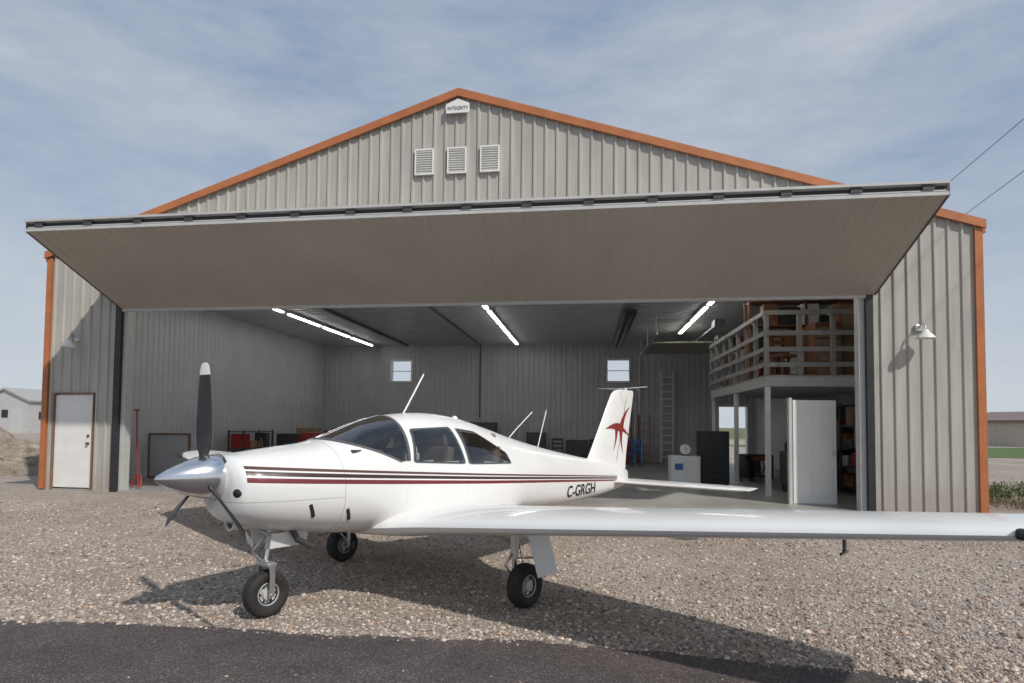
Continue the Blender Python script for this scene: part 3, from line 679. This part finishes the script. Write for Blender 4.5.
# registration
tm=textmesh('C-GRGH',.215,.0035,16)
for vv in tm.vertices:
    x=-2.74-vv.co.x*1.06; z=.775+vv.co.y
    vv.co=(x,side_y(x,z)+.007,z)
ro=bpy.data.objects.new('registration_lettering',tm); S.collection.objects.link(ro); tm.materials.append(BLK); ro.parent=PL
def foil(n=16,t=.12,cam=.015):
    xs=[.5*(1-math.cos(math.pi*i/n)) for i in range(n+1)]
    yt=lambda x:5*t*(.2969*math.sqrt(x)-.126*x-.3516*x*x+.2843*x**3-.1030*x**4)
    cm=lambda x:cam*4*x*(1-x)
    up=[(x,cm(x)+yt(x)) for x in xs]; lo=[(x,cm(x)-yt(x)) for x in xs]
    return up[::-1]+lo[1:-1]
def loft(name,secs,mapf,mat,smooth=35):
    V=[];F=[];n=None
    for s in secs:
        pr=foil(16,s['t'],s.get('cam',0)); n=len(pr)
        for (u,h) in pr: V.append(mapf(s,u,h))
    for i in range(len(secs)-1):
        for k in range(n): j=(k+1)%n; F.append((i*n+k,i*n+j,(i+1)*n+j,(i+1)*n+k))
    F.append(tuple(range(n))); F.append(tuple((len(secs)-1)*n+k for k in range(n))[::-1])
    return autosm(fixn(mk(name,V,F,mat,PL)),smooth)
wr=[(.0,1.02,2.25,.11),(.45,1.00,2.18,.125),(.58,.94,2.05,.14),(.72,.88,1.90,.145),(.95,.83,1.76,.145),(1.3,.80,1.69,.14),(2.2,.735,1.54,.135),(3.6,.63,1.30,.13),(4.9,.53,1.08,.12),(5.2,.50,1.02,.12),(5.36,.44,.92,.11),(5.44,.34,.76,.09),(5.48,.2,.5,.07)]
for s_,nm in ((1,'left_wing'),(-1,'right_wing')):
    loft(nm,[dict(w=w,le=le,c=c,t=t,cam=.012) for w,le,c,t in wr],lambda s,u,h:(s['le']-u*s['c'],s_*s['w'],.70+.095*s['w']+h*s['c']),WP)
    box('wingtip_lens',(.50,s_*5.27,.70+.095*5.27+.0),(.06,.22,.06),BLK,PL,bev=.02)
    for (wa,wb,ua) in ((.7,3.0,.74),(3.02,4.95,.78)):
        pts_=[]
        for w in np.linspace(wa,wb,12):
            le=np.interp(w,[r[0] for r in wr],[r[1] for r in wr]); c=np.interp(w,[r[0] for r in wr],[r[2] for r in wr]); t=np.interp(w,[r[0] for r in wr],[r[3] for r in wr])
            u=ua; yt=5*t*(.2969*math.sqrt(u)-.126*u-.3516*u*u+.2843*u**3-.1030*u**4)+.012*4*u*(1-u)
            pts_.append((le-u*c,s_*w,.70+.095*w+yt*c-.0005))
        tube('control_surface_gap',pts_,.0035,DKG,PL)
    tl=[(0,-3.82,.84),(.2,-3.84,.82),(1.0,-3.90,.74),(1.7,-3.96,.66),(1.84,-3.99,.60),(1.92,-4.08,.44)]
    loft('stabilator',[dict(w=w*1.09,le=le,c=c,t=.09) for w,le,c in tl],lambda s,u,h:(s['le']-u*s['c'],s_*s['w'],.88+h*s['c']),WP)
fz=[(1.0,-3.12,-4.44),(1.15,-3.25,-4.45),(1.3,-3.37,-4.47),(1.8,-3.70,-4.585),(2.15,-3.93,-4.67),(2.26,-4.01,-4.70),(2.31,-4.09,-4.70),(2.335,-4.22,-4.68)]
loft('fin_and_rudder',[dict(z=z,le=a,c=a-b_,t=.09) for z,a,b_ in fz],lambda s,u,h:(s['le']-u*s['c'],h*s['c'],s['z']),WP)
def finy(x,z):
    a=np.interp(z,[f[0] for f in fz],[f[1] for f in fz]); b_=np.interp(z,[f[0] for f in fz],[f[2] for f in fz]); c=a-b_; u=min(.98,max(.02,(a-x)/c)); t=.09
    return c*5*t*(.2969*math.sqrt(u)-.126*u-.3516*u*u+.2843*u**3-.1030*u**4)
_k=[0]
def strip(name,pts,ws,s_):
    _k[0]+=1; off=.005+.002*(_k[0]%3)
    V=[];F=[]
    for i,(p,w) in enumerate(zip(pts,ws)):
        a=pts[max(0,i-1)];b_=pts[min(len(pts)-1,i+1)]; tx,tz=b_[0]-a[0],b_[1]-a[1]; l=math.hypot(tx,tz); nx_,nz_=-tz/l,tx/l
        for k in (-1,1):
            x=p[0]+k*nx_*w/2; z=p[1]+k*nz_*w/2; V.append((x,s_*(finy(x,z)+off),z))
        if i: F.append((2*i-2,2*i-1,2*i+1,2*i))
    mk(name,V,F,MAR,PL)
def bez(a,b_,c,n=12): return [((1-t)**2*a[0]+2*t*(1-t)*b_[0]+t*t*c[0],(1-t)**2*a[1]+2*t*(1-t)*b_[1]+t*t*c[1]) for t in np.linspace(0,1,n)]
for s_ in (1,-1):
    strip('swallow_emblem',bez((-4.56,2.06),(-4.10,1.80),(-4.34,1.30)),[.008,.03,.05,.07,.095,.12,.12,.095,.065,.04,.02,.006],s_)
    strip('swallow_emblem',bez((-3.78,1.70),(-4.15,1.82),(-4.56,1.58)),[.006,.03,.05,.075,.10,.12,.12,.09,.06,.04,.02,.006],s_)
    strip('swallow_emblem',bez((-4.10,1.72),(-4.12,1.52),(-4.00,1.36)),[.08,.085,.08,.07,.06,.05,.04,.03,.024,.018,.012,.005],s_)
tube('rudder_gap',[(-4.12,finy(-4.12,1.2)+.001,1.2),(-4.44,finy(-4.44,2.2)+.001,2.2)],.004,DKG,PL)
tube('nav_antenna',[(-4.35,.45,2.37),(-4.2,0,2.34),(-4.35,-.45,2.37)],.006,WP,PL)
lathe('tail_beacon',[(0.0,.05),(.018,.04),(.024,.025),(.024,0)],'z',(-4.45,0,2.325),WP,PL,16)
tube('whip_antenna',[(.30,0,1.84),(.22,0,1.96),(.0,0,2.30)],.010,WP,PL)
tube('whip_antenna',[(-1.45,0,1.54),(-1.66,0,1.70),(-1.98,0,1.92)],.007,WP,PL)
tube('whip_antenna',[(-2.1,0,1.42),(-2.18,0,1.64),(-2.30,0,1.95)],.007,WP,PL)
lathe('air_scoop',[(0,.06),(.03,.05),(.05,.0)],'z',(-.5,0,1.785),WP,PL,14)
HX=2.45;HZ=1.28
sp_prof=[(.180,2.335),(.188,2.36),(.183,2.44),(.166,2.52),(.139,2.60),(.104,2.68),(.070,2.75),(.040,2.80),(.020,2.83),(0.0005,2.84)]
lathe('spinner',sp_prof,'x',(0,0,HZ),CHR,PL,48)
lathe('spinner_backplate',[(.184,2.318),(.190,2.32),(.190,2.332),(.184,2.334)],'x',(0,0,HZ),DKG,PL,48)
def blade(ang):
    rs=[.12,.18,.25,.35,.5,.65,.78,.86,.92,.95,.965]; ch=[.06,.075,.11,.135,.140,.135,.125,.115,.10,.075,.03]; th=[.05,.045,.035,.027,.02,.016,.012,.010,.008,.006,.004]; tw=[62,55,48,42,34,28,24,22,21,20,20]
    V=[];F=[];FM=[];n=14; rot=Matrix.Rotation(ang,3,'X')
    for r,c,t,w in zip(rs,ch,th,tw):
        for i in range(n):
            a=2*math.pi*i/n; u=math.cos(a)*c/2; h=math.sin(a)*t/2; wt=-R(w)
            y=u*math.cos(wt)-h*math.sin(wt); x=u*math.sin(wt)+h*math.cos(wt)
            V.append(rot@Vector((x,y,r))+Vector((HX,0,HZ)))
    for i in range(len(rs)-1):
        for j in range(n): q=(j+1)%n; F.append((i*n+j,i*n+q,(i+1)*n+q,(i+1)*n+j)); FM.append(1 if i>=7 else 0)
    F.append(tuple(len(V)-n+j for j in range(n))); FM.append(1)
    ob=mk('propeller_blade',V,F,None,PL,mats=[BLK,WHT],fm=FM); autosm(fixn(ob),50)
for k in range(3): blade(R(2)+k*2*math.pi/3)
for s_ in (1,-1):   # dark oval cooling inlets let into the cowl shoulder
    V=[];F=[];nn_=24;mm_=12
    for i in range(mm_+1):
        ph=math.pi*i/mm_
        for j in range(nn_):
            a=2*math.pi*j/nn_; V.append((2.287+.045*math.cos(ph),s_*(.285+.07*math.sin(ph)*math.cos(a)),1.16+.055*math.sin(ph)*math.sin(a)))
    for i in range(mm_):
        for j in range(nn_): F.append((i*nn_+j,i*nn_+(j+1)%nn_,(i+1)*nn_+(j+1)%nn_,(i+1)*nn_+j))
    mk('cooling_inlet',V,F,BLK,PL,smooth=True)
lathe('lower_scoop',[(.09,-.25),(.10,-.08),(.095,.0),(.082,.0),(.075,-.08)],'x',(2.22,0,.90),WP,PL,28)
cyl('lower_scoop_dark',(2.1,0,.90),(2.20,0,.90),.08,BLK,PL)
for s_ in (1,-1): tube('exhaust_pipe',[(1.75,s_*.22,.80),(1.7,s_*.24,.70),(1.55,s_*.24,.62)],.028,DKG,PL)
def sidebox(x,z,w,h,mat,nm,ang=0):
    a=R(ang); pl=[]
    for dx,dz in ((-w/2,-h/2),(w/2,-h/2),(w/2,h/2),(-w/2,h/2)): pl.append((x+dx*math.cos(a)-dz*math.sin(a),z+dx*math.sin(a)+dz*math.cos(a)))
    for s_ in (1,-1): patch(nm,pl,s_,mat,.005,3,2)
sidebox(1.72,.98,.03,.13,BLK,'cowl_louver',-25); sidebox(1.36,.92,.03,.12,BLK,'cowl_louver',-25)
def wheel(x,y,s_,r=.215,hw=.078,nm='wheel'):
    prof=[(.085,-hw*.55),(.115,-hw*.75),(.15,-hw*.98),(.185,-hw),(.208,-hw*.8),(.2195,-hw*.4),(.2225,0),(.2195,hw*.4),(.208,hw*.8),(.185,hw),(.15,hw*.98),(.115,hw*.75),(.085,hw*.55)]
    prof=[(a*r/.2225,b_) for a,b_ in prof]
    lathe('tyre',prof,'y',(x,y,r),RUB,PL,48)
    for s2 in (1,-1):
        lathe('hub',[(.104,s2*hw*.72),(.098,s2*hw*.80),(.088,s2*hw*.50),(.06,s2*hw*.36),(.05,s2*hw*.75),(.022,s2*hw*.85),(.0005,s2*hw*.85)],'y',(x,y,r),LGY,PL,32)
        for k in range(6):
            a=k*math.pi/3; cyl('hub_hole',(x+.074*math.cos(a),y+s2*hw*.34,r+.074*math.sin(a)),(x+.074*math.cos(a),y+s2*hw*.50,r+.074*math.sin(a)),.012,BLK,PL,n=10)
NX=1.86; WR=.210
wheel(NX,0,1,WR,.072)
cyl('nose_axle',(NX,-.12,WR),(NX,.12,WR),.014,STEEL,PL)
for s_ in (1,-1): boxes('nose_fork',[((NX+.0,s_*.105,.335),(.05,.016,.28))],STEEL,PL)
box('nose_fork_crown',(NX,0,.475),(.09,.23,.04),STEEL,PL,bev=.01)
cyl('nose_oleo',(NX,0,.49),(NX-.03,0,.66),.025,CHR,PL); cyl('nose_strut',(NX-.02,0,.6),(NX-.06,0,.95),.038,WP,PL)
tube('torque_link',[(NX+.05,0,.5),(NX+.14,0,.60),(NX+.02,0,.72)],.014,STEEL,PL); tube('drag_brace',[(NX-.04,.06,.68),(NX-.45,.1,.80)],.016,STEEL,PL); tube('drag_brace',[(NX-.04,-.06,.68),(NX-.45,-.1,.80)],.016,STEEL,PL)
tube('steering_rod',[(NX+.0,-.14,.74),(NX+.0,.14,.74)],.014,STEEL,PL)
for s_ in (1,-1): box('nose_gear_door',(NX-.12,s_*.17,.70),(.36,.01,.14),WP,PL,Matrix.Rotation(R(-14*s_),3,'X'),bev=.003)
for s_ in (1,-1):
    y=s_*1.485; wheel(0,y,s_,WR,.078)
    cyl('main_axle',(0,y-s_*.14,WR),(0,y,WR),.022,STEEL,PL)
    cyl('main_oleo',(0,y-s_*.13,WR),(0,y-s_*.13,.5),.026,CHR,PL); cyl('main_strut',(0,y-s_*.13,.45),(0,y-s_*.13,.80),.042,WP,PL)
    tube('scissor_link',[(.03,y-s_*.13,.28),(.14,y-s_*.13,.40),(.03,y-s_*.13,.50)],.012,STEEL,PL)
    tube('side_brace',[(0,y-s_*.14,.55),(0,y-s_*.55,.74)],.018,STEEL,PL)
    lathe('brake_disc',[(.095,-.006),(.095,.006)],'y',(0,y-s_*.095,WR),STEEL,PL,28); box('brake_caliper',(-.08,y-s_*.10,WR),(.06,.05,.1),DKG,PL,bev=.008)
    box('main_gear_door',(-.02,y+s_*.19,.56),(.30,.014,.46),WP,PL,Matrix.Rotation(R(18*s_),3,'X'),bev=.004)
    tube('gear_door_rod',[(0,y-s_*.12,.45),(0,y+s_*.17,.5)],.010,STEEL,PL)
    tube('brake_hose',[(-.05,y-s_*.1,.24),(-.11,y-s_*.12,.4),(-.05,y-s_*.13,.62)],.006,BLK,PL)
box('pitot_mast',(-.1,4.22,.70+.401-.14),(.05,.015,.14),DKG,PL); tube('pitot_tube',[(-.15,4.22,.89),(.0,4.22,.89)],.009,DKG,PL)
tube('boarding_step',[(-.75,-.5,.72),(-.8,-.55,.42),(-.7,-.62,.42)],.012,STEEL,PL)
# ------------------------------------------------------------------ world / sun / camera
az_to=Vector((.62,-.785)); az_to.normalize(); EL=R(43)
w=bpy.data.worlds.new("World"); S.world=w; w.use_nodes=True; nt=w.node_tree; bg=nt.nodes['Background']
sky=nt.nodes.new('ShaderNodeTexSky'); sky.sky_type='NISHITA'; sky.sun_disc=False; sky.sun_elevation=EL; sky.sun_rotation=math.atan2(az_to.x,az_to.y)%(2*math.pi); sky.air_density=1.0; sky.dust_density=1.5
tc=nt.nodes.new('ShaderNodeTexCoord').outputs['Generated']
mp=nt.nodes.new('ShaderNodeMapping'); mp.inputs['Scale'].default_value=(1.0,1.3,3.4); mp.inputs['Rotation'].default_value=(0,R(16),R(20)); mp.inputs['Location'].default_value=(.4,.1,.3); nt.links.new(tc,mp.inputs[0])
n1=noise(nt,mp.outputs[0],1.6,9,.6)
n2=noise(nt,mp.outputs[0],4.5,8,.62)
cl=ramp(nt,M(nt,'ADD',M(nt,'MULTIPLY',n1,.72),M(nt,'MULTIPLY',n2,.28)),[(.38,0.),(.66,1.)])
sz_=nt.nodes.new('ShaderNodeSeparateXYZ'); nt.links.new(tc,sz_.inputs[0])
hz=M(nt,'MAXIMUM',0,M(nt,'SUBTRACT',1,M(nt,'MULTIPLY',sz_.outputs[2],2.3)))
blue=mixc(nt,.25,(2.55,3.55,5.2),sky.outputs[0])
ccol=mixc(nt,cl,blue,(5.1,5.55,6.2))
fin=mixc(nt,M(nt,'MULTIPLY',hz,.75),ccol,(6.4,6.85,7.3))
nt.links.new(fin,bg.inputs['Color']); bg.inputs['Strength'].default_value=.1
sd=bpy.data.lights.new('sun','SUN'); sd.energy=3.1; sd.angle=R(1.2); sd.color=(1,.95,.875)
so=bpy.data.objects.new('sun',sd); S.collection.objects.link(so)
d=-Vector((az_to.x*math.cos(EL),az_to.y*math.cos(EL),math.sin(EL))); so.rotation_euler=d.to_track_quat('-Z','Y').to_euler()
cam=bpy.data.cameras.new('camera'); co_=bpy.data.objects.new('camera',cam); S.collection.objects.link(co_); S.camera=co_
cam.sensor_width=36; cam.lens=22.5; cam.clip_end=6000; cam.clip_start=.05
cam.shift_x=.0225; cam.shift_y=.0542
co_.matrix_world=Matrix.Translation((0,0,1.74))@Matrix.Rotation(R(92.5),4,'X')@Matrix.Rotation(R(.6),4,'Z')
S.view_settings.view_transform='Standard'; S.view_settings.look='None'; S.view_settings.exposure=0
